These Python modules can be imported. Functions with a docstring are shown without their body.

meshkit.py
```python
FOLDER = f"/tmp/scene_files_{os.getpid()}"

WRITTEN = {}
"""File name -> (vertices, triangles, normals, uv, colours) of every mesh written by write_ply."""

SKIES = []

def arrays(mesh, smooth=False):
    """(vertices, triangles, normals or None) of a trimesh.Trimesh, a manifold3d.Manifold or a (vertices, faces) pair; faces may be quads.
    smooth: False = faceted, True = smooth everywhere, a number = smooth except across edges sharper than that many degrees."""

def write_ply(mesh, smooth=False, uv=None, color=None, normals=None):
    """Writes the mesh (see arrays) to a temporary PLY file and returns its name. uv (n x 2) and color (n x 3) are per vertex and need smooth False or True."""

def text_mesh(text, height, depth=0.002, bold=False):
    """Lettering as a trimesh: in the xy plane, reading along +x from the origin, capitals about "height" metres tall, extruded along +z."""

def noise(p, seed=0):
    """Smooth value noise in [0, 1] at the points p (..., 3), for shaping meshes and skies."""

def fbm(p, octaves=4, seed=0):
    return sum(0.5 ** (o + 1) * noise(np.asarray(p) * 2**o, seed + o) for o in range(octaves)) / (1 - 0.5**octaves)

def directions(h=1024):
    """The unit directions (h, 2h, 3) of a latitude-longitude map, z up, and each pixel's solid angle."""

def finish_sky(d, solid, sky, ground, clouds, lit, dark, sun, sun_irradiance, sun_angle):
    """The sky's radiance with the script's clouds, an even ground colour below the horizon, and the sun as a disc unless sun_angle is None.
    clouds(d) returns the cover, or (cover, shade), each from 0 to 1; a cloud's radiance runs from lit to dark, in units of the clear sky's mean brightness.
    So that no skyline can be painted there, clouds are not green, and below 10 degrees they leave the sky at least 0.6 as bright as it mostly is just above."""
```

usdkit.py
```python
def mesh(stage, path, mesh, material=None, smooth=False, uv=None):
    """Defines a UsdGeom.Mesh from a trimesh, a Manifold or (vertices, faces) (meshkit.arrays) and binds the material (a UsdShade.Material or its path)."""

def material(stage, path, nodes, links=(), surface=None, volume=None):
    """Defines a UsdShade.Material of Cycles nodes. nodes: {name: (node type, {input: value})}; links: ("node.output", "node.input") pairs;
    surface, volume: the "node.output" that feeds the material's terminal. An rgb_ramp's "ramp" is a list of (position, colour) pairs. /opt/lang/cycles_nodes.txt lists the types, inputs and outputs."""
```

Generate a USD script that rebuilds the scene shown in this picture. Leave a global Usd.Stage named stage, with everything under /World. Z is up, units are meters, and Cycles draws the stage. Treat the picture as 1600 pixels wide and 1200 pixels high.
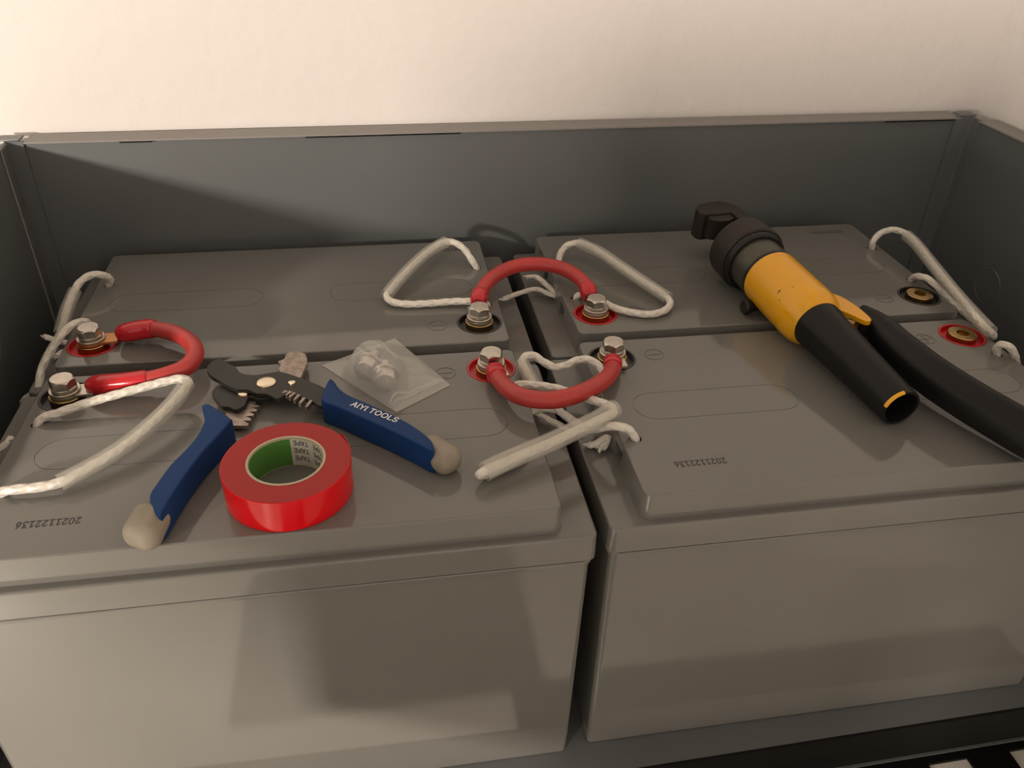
import math, random
import numpy as np, trimesh, manifold3d, usdkit, meshkit
from pxr import Usd, UsdGeom, UsdLux, UsdShade, Gf, Sdf
from shapely.geometry import Polygon

stage = Usd.Stage.CreateInMemory()
UsdGeom.SetStageUpAxis(stage, 'Z')
UsdGeom.SetStageMetersPerUnit(stage, 1.0)
stage.SetDefaultPrim(UsdGeom.Xform.Define(stage, '/World').GetPrim())
UsdGeom.Scope.Define(stage, '/World/Looks')
random.seed(7)
rng = np.random.default_rng(7)
V = lambda *a: np.array(a, float)
# the scene is measured from the battery lids: their top is z = 0 here and Z0 above the floor in the world
Z0 = 0.33

# ------------------------------------------------------------------ camera
YAW, PITCH, ROLL, FPX = 0.181593046, 0.590375802, 0.0337623182, 1295.58395
CAM = V(-0.116583032, -0.386875398, 0.289041434 + Z0)
_f = V(math.sin(YAW) * math.cos(PITCH), math.cos(YAW) * math.cos(PITCH), -math.sin(PITCH))
_r = V(math.cos(YAW), -math.sin(YAW), 0)
_u = np.cross(_r, _f)
_r2 = _r * math.cos(ROLL) + _u * math.sin(ROLL)
_u2 = np.cross(_r2, _f)
cam = UsdGeom.Camera.Define(stage, '/World/camera')
cam.CreateHorizontalApertureAttr(36.0)
cam.CreateVerticalApertureAttr(27.0)
cam.CreateFocalLengthAttr(36.0 * FPX / 1600)
cam.CreateClippingRangeAttr(Gf.Vec2f(0.02, 50))
M4 = np.eye(4)
M4[0, :3], M4[1, :3], M4[2, :3], M4[3, :3] = _r2, _u2, -_f, CAM
UsdGeom.Xformable(cam).AddTransformOp().Set(Gf.Matrix4d(*M4.ravel().tolist()))
cam.CreateExposureAttr(0.0)

# ------------------------------------------------------------------ light
dome = UsdLux.DomeLight.Define(stage, '/World/room_ambient')
dome.CreateIntensityAttr(0.345)
dome.CreateColorAttr(Gf.Vec3f(1.0, 0.88, 0.77))


def rect_light(name, pos, target, w, h, power, color):
    l = UsdLux.RectLight.Define(stage, '/World/' + name)
    l.CreateWidthAttr(w); l.CreateHeightAttr(h)
    l.CreateIntensityAttr(power); l.CreateColorAttr(Gf.Vec3f(*color))
    pos = np.asarray(pos, float) + V(0, 0, Z0)
    target = np.asarray(target, float) + V(0, 0, Z0)
    z = pos - target; z /= np.linalg.norm(z)
    x = np.cross(V(0, 0, 1), z); x /= np.linalg.norm(x)
    y = np.cross(z, x)
    m = np.eye(4); m[0, :3], m[1, :3], m[2, :3], m[3, :3] = x, y, z, pos
    UsdGeom.Xformable(l).AddTransformOp().Set(Gf.Matrix4d(*m.ravel().tolist()))
    return l


# unseen lamps: one low lighting the front left, one weak above the lids
rect_light('unseen_side_lamp', (-1.00, -1.12, 0.293), (-0.2, 0.0, 0.0), 0.06, 0.06, 2080, (1.0, 0.88, 0.77))
rect_light('unseen_ceiling_lamp', (-0.7, -0.6, 1.75), (-0.6, 0.0, 0), 0.5, 0.5, 0.6, (1.0, 0.88, 0.74))

# ------------------------------------------------------------------ materials
MATS = {}


def mat(name, color, rough=0.5, metal=0.0, noise=None, bump=None, spec=0.5, coat=0.0, coat_rough=0.1, **kw):
    """principled; noise=(scale, colour2, low, high) mixes a second colour in; bump=(scale, strength, distance)."""
    nodes = {'p': ('principled_bsdf', dict(base_color=color, roughness=rough, metallic=metal, specular_ior_level=spec, coat_weight=coat, coat_roughness=coat_rough, **kw))}
    links = []
    if noise or bump:
        nodes['tc'] = ('texture_coordinate', {})
    if noise:
        nodes['n'] = ('noise_texture', dict(scale=noise[0], detail=4.0, roughness=0.6))
        nodes['mr'] = ('map_range', dict(from_min=noise[2], from_max=noise[3], clamp=True))
        nodes['mx'] = ('mix', dict(color1=color, color2=noise[1]))
        links += [('tc.object', 'n.vector'), ('n.fac', 'mr.value'), ('mr.result', 'mx.fac'), ('mx.color', 'p.base_color')]
    if bump:
        nodes['bn'] = ('noise_texture', dict(scale=bump[0], detail=3.0, roughness=0.55))
        nodes['b'] = ('bump', dict(strength=bump[1], distance=bump[2]))
        links += [('tc.object', 'bn.vector'), ('bn.fac', 'b.height'), ('b.normal', 'p.normal')]
    MATS[name] = usdkit.material(stage, '/World/Looks/' + name, nodes, links, surface='p.BSDF')


def film(name, color, alpha, rough, gloss=0.5):
    """thin clear plastic: mostly see-through, with a milky share and a gloss"""
    MATS[name] = usdkit.material(stage, '/World/Looks/' + name, {
        't': ('transparent_bsdf', dict(color=(0.97, 0.97, 0.96))),
        'd': ('principled_bsdf', dict(base_color=color, roughness=rough, specular_ior_level=gloss)),
        'tl': ('translucent_bsdf', dict(color=color)),
        'm1': ('mix_closure', dict(fac=0.35)),
        'm2': ('mix_closure', dict(fac=alpha)),
    }, [('d.BSDF', 'm1.closure1'), ('tl.BSDF', 'm1.closure2'), ('t.BSDF', 'm2.closure1'), ('m1.closure', 'm2.closure2')], surface='m2.closure')


mat('battery_plastic', (0.148, 0.144, 0.131), 0.085, noise=(9.0, (0.138, 0.134, 0.121), 0.35, 0.7), bump=(14.0, 0.03, 0.004))
mat('battery_print', (0.035, 0.033, 0.03), 0.6)
mat('well_red', (0.46, 0.012, 0.016), 0.25)
mat('well_black', (0.02, 0.018, 0.018), 0.3)
mat('hole_dark', (0.01, 0.01, 0.01), 0.8)
mat('brass', (0.52, 0.36, 0.14), 0.32, 1.0, noise=(160.0, (0.36, 0.25, 0.11), 0.4, 0.7))
mat('bolt_steel', (0.58, 0.54, 0.47), 0.28, 1.0, noise=(120.0, (0.40, 0.36, 0.30), 0.45, 0.75))
mat('tinned_copper', (0.60, 0.56, 0.48), 0.35, 1.0)
mat('copper', (0.62, 0.31, 0.14), 0.4, 1.0)
mat('cable_red', (0.43, 0.035, 0.030), 0.42, noise=(70.0, (0.35, 0.035, 0.032), 0.4, 0.75), bump=(160.0, 0.12, 0.002))
mat('shrink_red', (0.47, 0.014, 0.022), 0.2, bump=(120.0, 0.12, 0.002))
mat('rope_white', (0.66, 0.63, 0.56), 0.42, noise=(300.0, (0.54, 0.50, 0.43), 0.4, 0.7))
film('tube_clear', (0.80, 0.78, 0.72), 0.22, 0.18, 0.8)
film('bag_film', (0.84, 0.83, 0.80), 0.37, 0.25, 0.8)
mat('cabinet_grey', (0.110, 0.117, 0.116), 0.36, 0.15, spec=0.7, bump=(30.0, 0.05, 0.002))
mat('cabinet_lit_edge', (0.22, 0.205, 0.19), 0.5)  # lighter than cabinet_grey: wall light on flanges and bends put into the colour
mat('frame_black', (0.007, 0.007, 0.0065), 0.55, spec=0.15)
mat('wall_paint', (0.66, 0.625, 0.595), 0.85, spec=0.2, bump=(60.0, 0.22, 0.004))
mat('floor_pale', (0.80, 0.76, 0.68), 0.35, noise=(6.0, (0.74, 0.70, 0.62), 0.35, 0.7))
mat('plier_blue', (0.006, 0.035, 0.125), 0.45, spec=0.16, bump=(200.0, 0.06, 0.001))
mat('plier_cap', (0.25, 0.222, 0.17), 0.6, noise=(90.0, (0.20, 0.17, 0.12), 0.45, 0.75))
mat('plier_plate', (0.030, 0.029, 0.025), 0.42, 0.3, spec=0.4)
mat('plier_bare', (0.40, 0.34, 0.29), 0.42, 0.85, noise=(260.0, (0.22, 0.17, 0.14), 0.4, 0.7))
mat('rivet_steel', (0.80, 0.70, 0.52), 0.25, 1.0)
mat('print_white', (0.62, 0.62, 0.60), 0.6)
mat('tape_red', (0.60, 0.003, 0.008), 0.14, spec=0.35)
mat('tape_side', (0.33, 0.026, 0.024), 0.55, spec=0.25)
mat('tape_core', (0.42, 0.36, 0.25), 0.75)
mat('tape_label_green', (0.065, 0.20, 0.03), 0.55)
mat('tape_label_white', (0.50, 0.48, 0.40), 0.6)
mat('tape_print', (0.10, 0.10, 0.12), 0.6)
mat('tool_yellow', (0.70, 0.33, 0.004), 0.20, noise=(55.0, (0.62, 0.30, 0.01), 0.5, 0.75))
mat('tool_black', (0.010, 0.010, 0.009), 0.42, spec=0.3)
mat('tool_rubber', (0.008, 0.008, 0.0075), 0.40, spec=0.2)
mat('tool_head', (0.026, 0.021, 0.017), 0.5, 0.2, spec=0.3, bump=(150.0, 0.1, 0.001))
mat('tool_ram', (0.075, 0.075, 0.055), 0.35, 0.6)
mat('grime', (0.10, 0.06, 0.02), 0.7)

# ------------------------------------------------------------------ object helpers
USED = {}


def numbered(parent, name):
    k = (parent, name)
    USED[k] = USED.get(k, -1) + 1
    return name if USED[k] == 0 else '%s_%03d' % (name, USED[k])


def tag(p, label=None, cat=None, group=None, kind=None):
    for k, v in (('label', label), ('category', cat), ('group', group), ('kind', kind)):
        if v:
            p.SetCustomDataByKey(k, v)
    return p


ORIGIN = {}


def thing(name, label, cat, loc, group=None):
    """An Xform at the thing's base; its parts are given in lid coordinates."""
    path = '/World/' + numbered('/World', name)
    x = UsdGeom.Xform.Define(stage, path)
    loc = V(*loc)
    x.AddTranslateOp().Set(Gf.Vec3d(*(loc + V(0, 0, Z0)).tolist()))
    ORIGIN[path] = loc
    tag(x.GetPrim(), label, cat, group)
    return path


def part(parent, name, mesh, m, smooth=30, label=None):
    if isinstance(mesh, (list, tuple)) and not isinstance(mesh[0], np.ndarray):
        mesh = trimesh.util.concatenate([tm(x) for x in mesh])
    mesh = tm(mesh)
    path = parent + '/' + numbered(parent, name)
    o = ORIGIN.get(parent)
    if o is None:
        o = ORIGIN[parent.rpartition('/')[0]]
    ORIGIN[path] = o
    v = np.array(mesh.vertices) - o
    p = usdkit.mesh(stage, path, (v, np.array(mesh.faces)), MATS[m], smooth)
    tag(p.GetPrim(), label)
    return path


def solo(name, mesh, m, label=None, cat=None, kind=None, smooth=30, group=None):
    mesh = tm(mesh)
    path = '/World/' + numbered('/World', name)
    v = np.array(mesh.vertices)
    lo, hi = v.min(0), v.max(0)
    o = V((lo[0] + hi[0]) / 2, (lo[1] + hi[1]) / 2, lo[2])
    p = usdkit.mesh(stage, path, (v - o, np.array(mesh.faces)), MATS[m], smooth)
    UsdGeom.Xformable(p).AddTranslateOp().Set(Gf.Vec3d(*(o + V(0, 0, Z0)).tolist()))
    ORIGIN[path] = o
    tag(p.GetPrim(), label, cat, group, kind)
    return path


# ------------------------------------------------------------------ mesh helpers
def tm(m):
    if isinstance(m, trimesh.Trimesh):
        return m
    if isinstance(m, manifold3d.Manifold):
        x = m.to_mesh()
        return trimesh.Trimesh(x.vert_properties[:, :3], x.tri_verts, process=False)
    if isinstance(m, (list, tuple)) and len(m) and isinstance(m[0], (trimesh.Trimesh, manifold3d.Manifold)):
        return trimesh.util.concatenate([tm(x) for x in m])
    v, f = m
    f = np.asarray(f)
    if f.shape[1] == 4:
        f = np.vstack([f[:, [0, 1, 2]], f[:, [0, 2, 3]]])
    return trimesh.Trimesh(np.asarray(v, float), f, process=False)


def man(m):
    m = tm(m)
    return manifold3d.Manifold(manifold3d.Mesh(np.asarray(m.vertices, np.float32), np.asarray(m.faces, np.uint32)))


def box(x0, x1, y0, y1, z0, z1):
    b = trimesh.creation.box((x1 - x0, y1 - y0, z1 - z0))
    b.apply_translation(((x0 + x1) / 2, (y0 + y1) / 2, (z0 + z1) / 2))
    return b


def rrect(hx, hy, r, n=6, cx=0, cy=0):
    out = []
    for sx, sy, a0 in ((1, 1, 0), (-1, 1, 90), (-1, -1, 180), (1, -1, 270)):
        for k in range(n + 1):
            a = math.radians(a0 + 90 * k / n)
            out.append((cx + sx * (hx - r) + r * math.cos(a), cy + sy * (hy - r) + r * math.sin(a)))
    return np.array(out)


def circle(r, n=32, cx=0, cy=0):
    a = np.arange(n) * 2 * np.pi / n
    return np.stack([cx + r * np.cos(a), cy + r * np.sin(a)], 1)


def stadium(hx, r, cx, cy, n=12):
    out = []
    for k in range(n + 1):
        a = -math.pi / 2 + math.pi * k / n
        out.append((cx + hx - r + r * math.cos(a), cy + r * math.sin(a)))
    for k in range(n + 1):
        a = math.pi / 2 + math.pi * k / n
        out.append((cx - hx + r + r * math.cos(a), cy + r * math.sin(a)))
    return np.array(out)


def inset(o, d):
    """moves every vertex of a counter-clockwise outline inwards by d along its mitred normal"""
    e = np.roll(o, -1, 0) - o
    e /= np.linalg.norm(e, axis=1, keepdims=True) + 1e-12
    n = np.stack([-e[:, 1], e[:, 0]], 1)
    m = n + np.roll(n, 1, 0)
    m /= np.maximum((m * n).sum(1, keepdims=True), 0.35)
    return o + m * d


def loft(outline, layers):
    """closed solid from an outline; layers are (inset, z) from bottom to top"""
    o = np.asarray(outline, float)
    if 0.5 * np.sum(o[:, 0] * np.roll(o[:, 1], -1) - np.roll(o[:, 0], -1) * o[:, 1]) < 0:
        o = o[::-1]
    n, rings = len(o), []
    for d, z in layers:
        p = inset(o, d) if d else o
        rings.append(np.column_stack([p, np.full(n, z)]))
    v = np.vstack(rings)
    f = []
    for k in range(len(layers) - 1):
        for i in range(n):
            j = (i + 1) % n
            a, b, c, d = k * n + i, k * n + j, (k + 1) * n + j, (k + 1) * n + i
            f += [(a, b, c), (a, c, d)]
    import mapbox_earcut as earcut
    def cap(p, off, flip):
        t = earcut.triangulate_float64(np.ascontiguousarray(p[:, :2]), np.array([n], np.uint32)).reshape(-1, 3).astype(int)
        out = []
        for a, b, c in t:
            s = np.cross(p[b, :2] - p[a, :2], p[c, :2] - p[a, :2])
            if (s < 0) != flip:
                b, c = c, b
            out.append((a + off, b + off, c + off))
        return out
    f += cap(rings[0], 0, True) + cap(rings[-1], (len(layers) - 1) * n, False)
    return trimesh.Trimesh(v, np.array(f), process=False)


def plate(outline, z0, z1, b=0.0006, nb=2):
    lay = [(b, z0)] + [(b * (1 - math.sin(math.pi / 2 * k / nb)), z0 + b * (1 - math.cos(math.pi / 2 * k / nb))) for k in range(1, nb + 1)]
    lay += [(b * (1 - math.cos(math.pi / 2 * k / nb)), z1 - b * (1 - math.sin(math.pi / 2 * k / nb))) for k in range(0, nb + 1)]
    return loft(outline, lay)


def smooth_closed(pts, per=6):
    p = np.asarray(pts, float); n = len(p); out = []
    for i in range(n):
        a, b, c, d = p[i - 1], p[i], p[(i + 1) % n], p[(i + 2) % n]
        for k in range(per):
            t = k / per
            out.append(0.5 * ((2 * b) + (c - a) * t + (2 * a - 5 * b + 4 * c - d) * t * t + (3 * b - a - 3 * c + d) * t ** 3))
    return np.array(out)


def spline(pts, ds):
    p = np.asarray(pts, float)
    p = np.vstack([2 * p[0] - p[1], p, 2 * p[-1] - p[-2]])
    out = []
    for i in range(1, len(p) - 2):
        a, b, c, d = p[i - 1:i + 3]
        # centripetal Catmull-Rom
        t0 = 0; t1 = t0 + np.linalg.norm(b - a) ** 0.5 + 1e-9; t2 = t1 + np.linalg.norm(c - b) ** 0.5 + 1e-9; t3 = t2 + np.linalg.norm(d - c) ** 0.5 + 1e-9
        for t in np.linspace(t1, t2, 24, endpoint=False):
            A1 = (t1 - t) / (t1 - t0) * a + (t - t0) / (t1 - t0) * b
            A2 = (t2 - t) / (t2 - t1) * b + (t - t1) / (t2 - t1) * c
            A3 = (t3 - t) / (t3 - t2) * c + (t - t2) / (t3 - t2) * d
            B1 = (t2 - t) / (t2 - t0) * A1 + (t - t0) / (t2 - t0) * A2
            B2 = (t3 - t) / (t3 - t1) * A2 + (t - t1) / (t3 - t1) * A3
            out.append((t2 - t) / (t2 - t1) * B1 + (t - t1) / (t2 - t1) * B2)
    out.append(p[-2])
    out = np.array(out)
    s = np.r_[0, np.cumsum(np.linalg.norm(np.diff(out, axis=0), axis=1))]
    q = np.linspace(0, s[-1], max(4, int(s[-1] / ds) + 1))
    return np.stack([np.interp(q, s, out[:, k]) for k in range(3)], 1), q


def frames(p):
    t = np.gradient(p, axis=0)
    t /= np.linalg.norm(t, axis=1, keepdims=True) + 1e-12
    a = np.zeros_like(p)
    x = np.cross(t[0], V(0, 0, 1))
    if np.linalg.norm(x) < 0.2:
        x = np.cross(t[0], V(1, 0, 0))
    a[0] = x / np.linalg.norm(x)
    for i in range(1, len(p)):
        x = a[i - 1] - t[i] * (a[i - 1] @ t[i])
        a[i] = x / (np.linalg.norm(x) + 1e-12)
    return t, a, np.cross(t, a)


def sweep(p, sides, radius, flat=1.0, caps=True):
    """radius(i, angles) -> radii for ring i, or an array per ring"""
    t, a, b = frames(p)
    ang = np.arange(sides) * 2 * np.pi / sides
    v = []
    for i in range(len(p)):
        r = radius(i, ang) if callable(radius) else np.full(sides, radius[i] if np.ndim(radius) else radius)
        v.append(p[i] + (r * np.cos(ang))[:, None] * a[i] + (flat * r * np.sin(ang))[:, None] * b[i])
    v = np.vstack(v)
    i, j = np.meshgrid(np.arange(len(p) - 1), np.arange(sides), indexing='ij')
    q = np.stack([i * sides + j, i * sides + (j + 1) % sides, (i + 1) * sides + (j + 1) % sides, (i + 1) * sides + j], -1).reshape(-1, 4)
    f = np.vstack([q[:, [0, 1, 2]], q[:, [0, 2, 3]]])
    if caps:
        n = len(v)
        v = np.vstack([v, p[0], p[-1]])
        k = np.arange(sides); k2 = (k + 1) % sides; L = (len(p) - 1) * sides
        f = np.vstack([f, np.stack([np.full(sides, n), k2, k], 1), np.stack([np.full(sides, n + 1), L + k, L + k2], 1)])
    return trimesh.Trimesh(v, f, process=False)


def tube(pts, r, ds=0.002, sides=20, flat=1.0, taper=0.0):
    p, s = spline(pts, ds)
    L = s[-1]
    rr = np.full(len(p), float(r))
    if taper:
        rr *= np.clip(np.minimum(s, L - s) / taper, 0.25, 1) ** 0.5
    return sweep(p, sides, rr, flat)


def braid(pts, r=0.0026, flat=1.0, fray=(0, 0)):
    """a braided cord: two families of strands crossing over the tube's surface"""
    p, s = spline(pts, 0.00055)
    n, k = 8, 2 * np.pi / 0.0090

    def rad(i, a):
        u, v = np.cos(n * a / 2 + k * s[i]), np.cos(n * a / 2 - k * s[i])
        return r * (0.93 + 0.10 * np.maximum(u, v))
    return sweep(p, 30, rad, flat)


def pipe(pts, ro, ri, ds=0.003, sides=20):
    p, s = spline(pts, ds)
    o, i = sweep(p, sides, ro, caps=False), sweep(p, sides, ri, caps=False)
    n = len(o.vertices)
    v = np.vstack([o.vertices, i.vertices])
    f = [o.faces, i.faces[:, ::-1] + n]
    k = np.arange(sides); k2 = (k + 1) % sides; L = (len(p) - 1) * sides
    f += [np.stack([k2, k, n + k], 1), np.stack([k2, n + k, n + k2], 1), np.stack([L + k, L + k2, n + L + k], 1), np.stack([L + k2, n + L + k2, n + L + k], 1)]
    return trimesh.Trimesh(v, np.vstack(f), process=False)


def axis_frame(d):
    d = np.asarray(d, float) / np.linalg.norm(d)
    x = np.cross(V(0, 0, 1), d)
    x = V(1, 0, 0) if np.linalg.norm(x) < 1e-6 else x / np.linalg.norm(x)
    return x, np.cross(d, x), d


def lathe(prof, origin, direction=(0, 0, 1), sides=40, closed=False):
    """prof: (distance along the axis, radius); closed rings are made for radius 0 ends"""
    x, y, d = axis_frame(direction)
    ang = np.arange(sides) * 2 * np.pi / sides
    c = np.cos(ang)[:, None] * x + np.sin(ang)[:, None] * y
    v = np.vstack([origin + d * s + c * max(r, 1e-6) for s, r in prof])
    m = len(prof)
    i, j = np.meshgrid(np.arange(m if closed else m - 1), np.arange(sides), indexing='ij')
    i2 = (i + 1) % m
    q = np.stack([i * sides + j, i * sides + (j + 1) % sides, i2 * sides + (j + 1) % sides, i2 * sides + j], -1).reshape(-1, 4)
    f = np.vstack([q[:, [0, 1, 2]], q[:, [0, 2, 3]]])
    if not closed:
        n = len(v)
        v = np.vstack([v, origin + d * prof[0][0], origin + d * prof[-1][0]])
        k = np.arange(sides); k2 = (k + 1) % sides; L = (m - 1) * sides
        f = np.vstack([f, np.stack([np.full(sides, n), k2, k], 1), np.stack([np.full(sides, n + 1), L + k, L + k2], 1)])
    return trimesh.Trimesh(v, f, process=False)


def ring(ro, ri, z0, z1, c=(0, 0), b=0.0003, sides=36):
    return lathe([(z0, ri), (z0, ro - b), (z0 + b, ro), (z1 - b, ro), (z1, ro - b), (z1, ri)], V(c[0], c[1], 0), sides=sides, closed=True)


def hexagon(af, z0, z1, c, rot=0.0):
    """hexagon bolt head with the round chamfer on its top"""
    R = af / math.sqrt(3)
    h = trimesh.creation.cylinder(R, z1 - z0, sections=6)
    h.apply_transform(trimesh.transformations.rotation_matrix(rot, (0, 0, 1)))
    h.apply_translation((c[0], c[1], (z0 + z1) / 2))
    cone = lathe([(z0 - 0.001, R * 1.02), (z1 - 0.0016, R * 1.02), (z1, af / 2 * 0.94)], V(c[0], c[1], 0), sides=48)
    return man(h) ^ man(cone)


def place(mesh, m4):
    mesh = tm(mesh).copy()
    mesh.apply_transform(m4)
    return mesh


def text_on(text, height, pos, right, up, depth=0.00012, bold=False, width=None):
    """lettering lying on a surface: right and up are the reading directions in space"""
    t = meshkit.text_mesh(text, height, depth, bold)
    right = np.asarray(right, float); right /= np.linalg.norm(right)
    up = np.asarray(up, float); up -= right * (up @ right); up /= np.linalg.norm(up)
    if width:
        w = t.bounds[1, 0] - t.bounds[0, 0]
        t.apply_scale([width / w, 1, 1])
    m = np.eye(4); m[:3, 0], m[:3, 1], m[:3, 2], m[:3, 3] = right, up, np.cross(right, up), pos
    t.apply_transform(m)
    return t


# ------------------------------------------------------------------ sizes of a battery
CX, CY, H = 0.165, 0.0852, 0.2134          # case half length, half width, height
TL, TR = 0.0163, 0.0172                    # lid block and cover rim heights
LX = 0.1463
TX, TY, HX, HA, HB = 0.1278, 0.0562, 0.1370, 0.0299, -0.0301
YAWC = math.radians(0.9)                   # the cabinet stands turned by this against the batteries
cu, cv = V(math.cos(YAWC), math.sin(YAWC), 0), V(-math.sin(YAWC), math.cos(YAWC), 0)
CO = V(0.0, 0.2715, 0)                     # cabinet frame: origin on the rear panel's face


def cabm(mesh):
    m = np.eye(4); m[:3, 0], m[:3, 1], m[:3, 3] = cu, cv, CO
    return place(mesh, m)


# ------------------------------------------------------------------ room
FL = -Z0
solo('floor', box(-2.6, 2.6, -2.6, 0.45, FL - 0.05, FL), 'floor_pale', kind='structure')
solo('wall_back', cabm(box(-2.6, 0.4325, 0.0215, 0.12, FL, 2.0)), 'wall_paint', kind='structure')
solo('wall_right', cabm(box(0.4325, 0.53, -2.6, 0.12, FL, 2.0)), 'wall_paint', kind='structure')

solo('unseen_ceiling', box(-2.6, 2.6, -2.9, 0.42, 1.95, 2.0), 'wall_paint', kind='structure')  # out of view; keeps overhead dome light off the lids


def blocker_slab(u0, u1, z0, z1):
    e, n = np.array([0.8, -0.6]), np.array([-0.06, -0.08])
    a, b = np.array([-0.70, -0.706]) + e * u0, np.array([-0.70, -0.706]) + e * u1
    return loft(np.array([a, b, b + n, a + n]), [(0, z0), (0, z1)])


# light blocker out of view behind the camera, shades the right side; open below
solo('unseen_blocker', man(blocker_slab(0.0, 0.20, 0.185, 0.252)) + man(blocker_slab(0.13, 0.20, FL, 0.1851)), 'wall_paint', kind='structure')

# ------------------------------------------------------------------ cabinet (frame coordinates: x along, y backwards, z)
PT = 0.0885
cab = thing('battery_cabinet', 'grey painted sheet steel cabinet tray with flanged rim around the four batteries', 'cabinet', (0.02, 0.09, -H - 0.012))
XL, XR, YF = -0.379, 0.411, -0.372
part(cab, 'rear_panel', cabm(box(XL, XR, 0, 0.002, -H - 0.01, PT - 0.0012)), 'cabinet_grey')
part(cab, 'rear_flange', cabm(box(XL + 0.013, XR - 0.012, -0.003, 0.0175, PT - 0.0012, PT)), 'cabinet_lit_edge', label='folded top flange of the rear panel along the wall')
part(cab, 'side_panel', cabm(box(XL - 0.002, XL, YF, 0.0, -H - 0.01, PT - 0.0012)), 'cabinet_grey')
part(cab, 'side_flange', cabm(box(XL - 0.0165, XL + 0.002, YF, -0.004, PT - 0.0012, PT)), 'cabinet_lit_edge')
part(cab, 'side_panel', cabm(box(XR, XR + 0.002, YF, 0.0, -H - 0.01, PT - 0.0012)), 'cabinet_grey')
part(cab, 'side_flange', cabm(box(XR - 0.002, XR + 0.0165, YF, -0.012, PT - 0.0012, PT)), 'cabinet_lit_edge')
# corner posts: folded angle strips a little proud of the rear panel
for s, x0, x1 in ((-1, XL, XL + 0.0125), (1, XR - 0.0165, XR)):
    p = [box(x0, x1, -0.0022, 0.0, -H - 0.01, PT + 0.0005), box(x0 if s < 0 else x1 - 0.0012, x0 + 0.0012 if s < 0 else x1, -0.014, -0.0022, -H - 0.01, PT + 0.0005)]
    post = part(cab, 'corner_post', [cabm(x) for x in p], 'cabinet_grey')
    xe = x0 + 0.0006 if s < 0 else x1 - 0.0006
    part(post, 'corner_highlight', cabm(lathe([(-H, 0.0007), (PT, 0.0007)], V(xe, -0.0140 if s < 0 else -0.0024, 0), sides=10)), 'cabinet_lit_edge', label='painted highlight along the bent edge of the corner post')  # highlight on the bend, modelled as a thin lighter rod
    part(post, 'corner_tab', cabm(plate(rrect(0.008, 0.006, 0.001, 2, (x0 + x1) / 2 + s * 0.004, 0.0045), PT + 0.0005, PT + 0.0018, 0.0003)), 'cabinet_grey')
part(cab, 'tray_floor', cabm(box(XL, XR, YF + 0.001, 0.0, -H - 0.003, -H)), 'cabinet_grey')
part(cab, 'front_lip', cabm(man(box(XL, XR, YF - 0.001, YF + 0.001, -H - 0.02, -H)) - man(box(-0.003, 0.012, YF - 0.01, YF + 0.01, -H - 0.016, -H - 0.004))), 'frame_black')
part(cab, 'slot_clip', cabm(plate(rrect(0.006, 0.004, 0.001, 2, 0.0, 0.0), 0, 0.002, 0.0004).apply_translation((0.0035, YF - 0.004, -H - 0.012))), 'frame_black', label='small black clip in the slot of the front lip')
for x, y, z, s in ((XR, -0.087, -0.035, 1), (XL, -0.125, -0.010, -1)):
    k = lathe([(0, 0.0145), (0.0003, 0.0150), (0.0003, 0.0157), (0, 0.0162)], V(0, 0, 0), (-s, 0, 0), closed=True)
    part(cab, 'knockout', cabm(place(k, trimesh.transformations.translation_matrix((x, y, z)))), 'cabinet_grey', label='round knockout outline pressed into the side panel')
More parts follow.
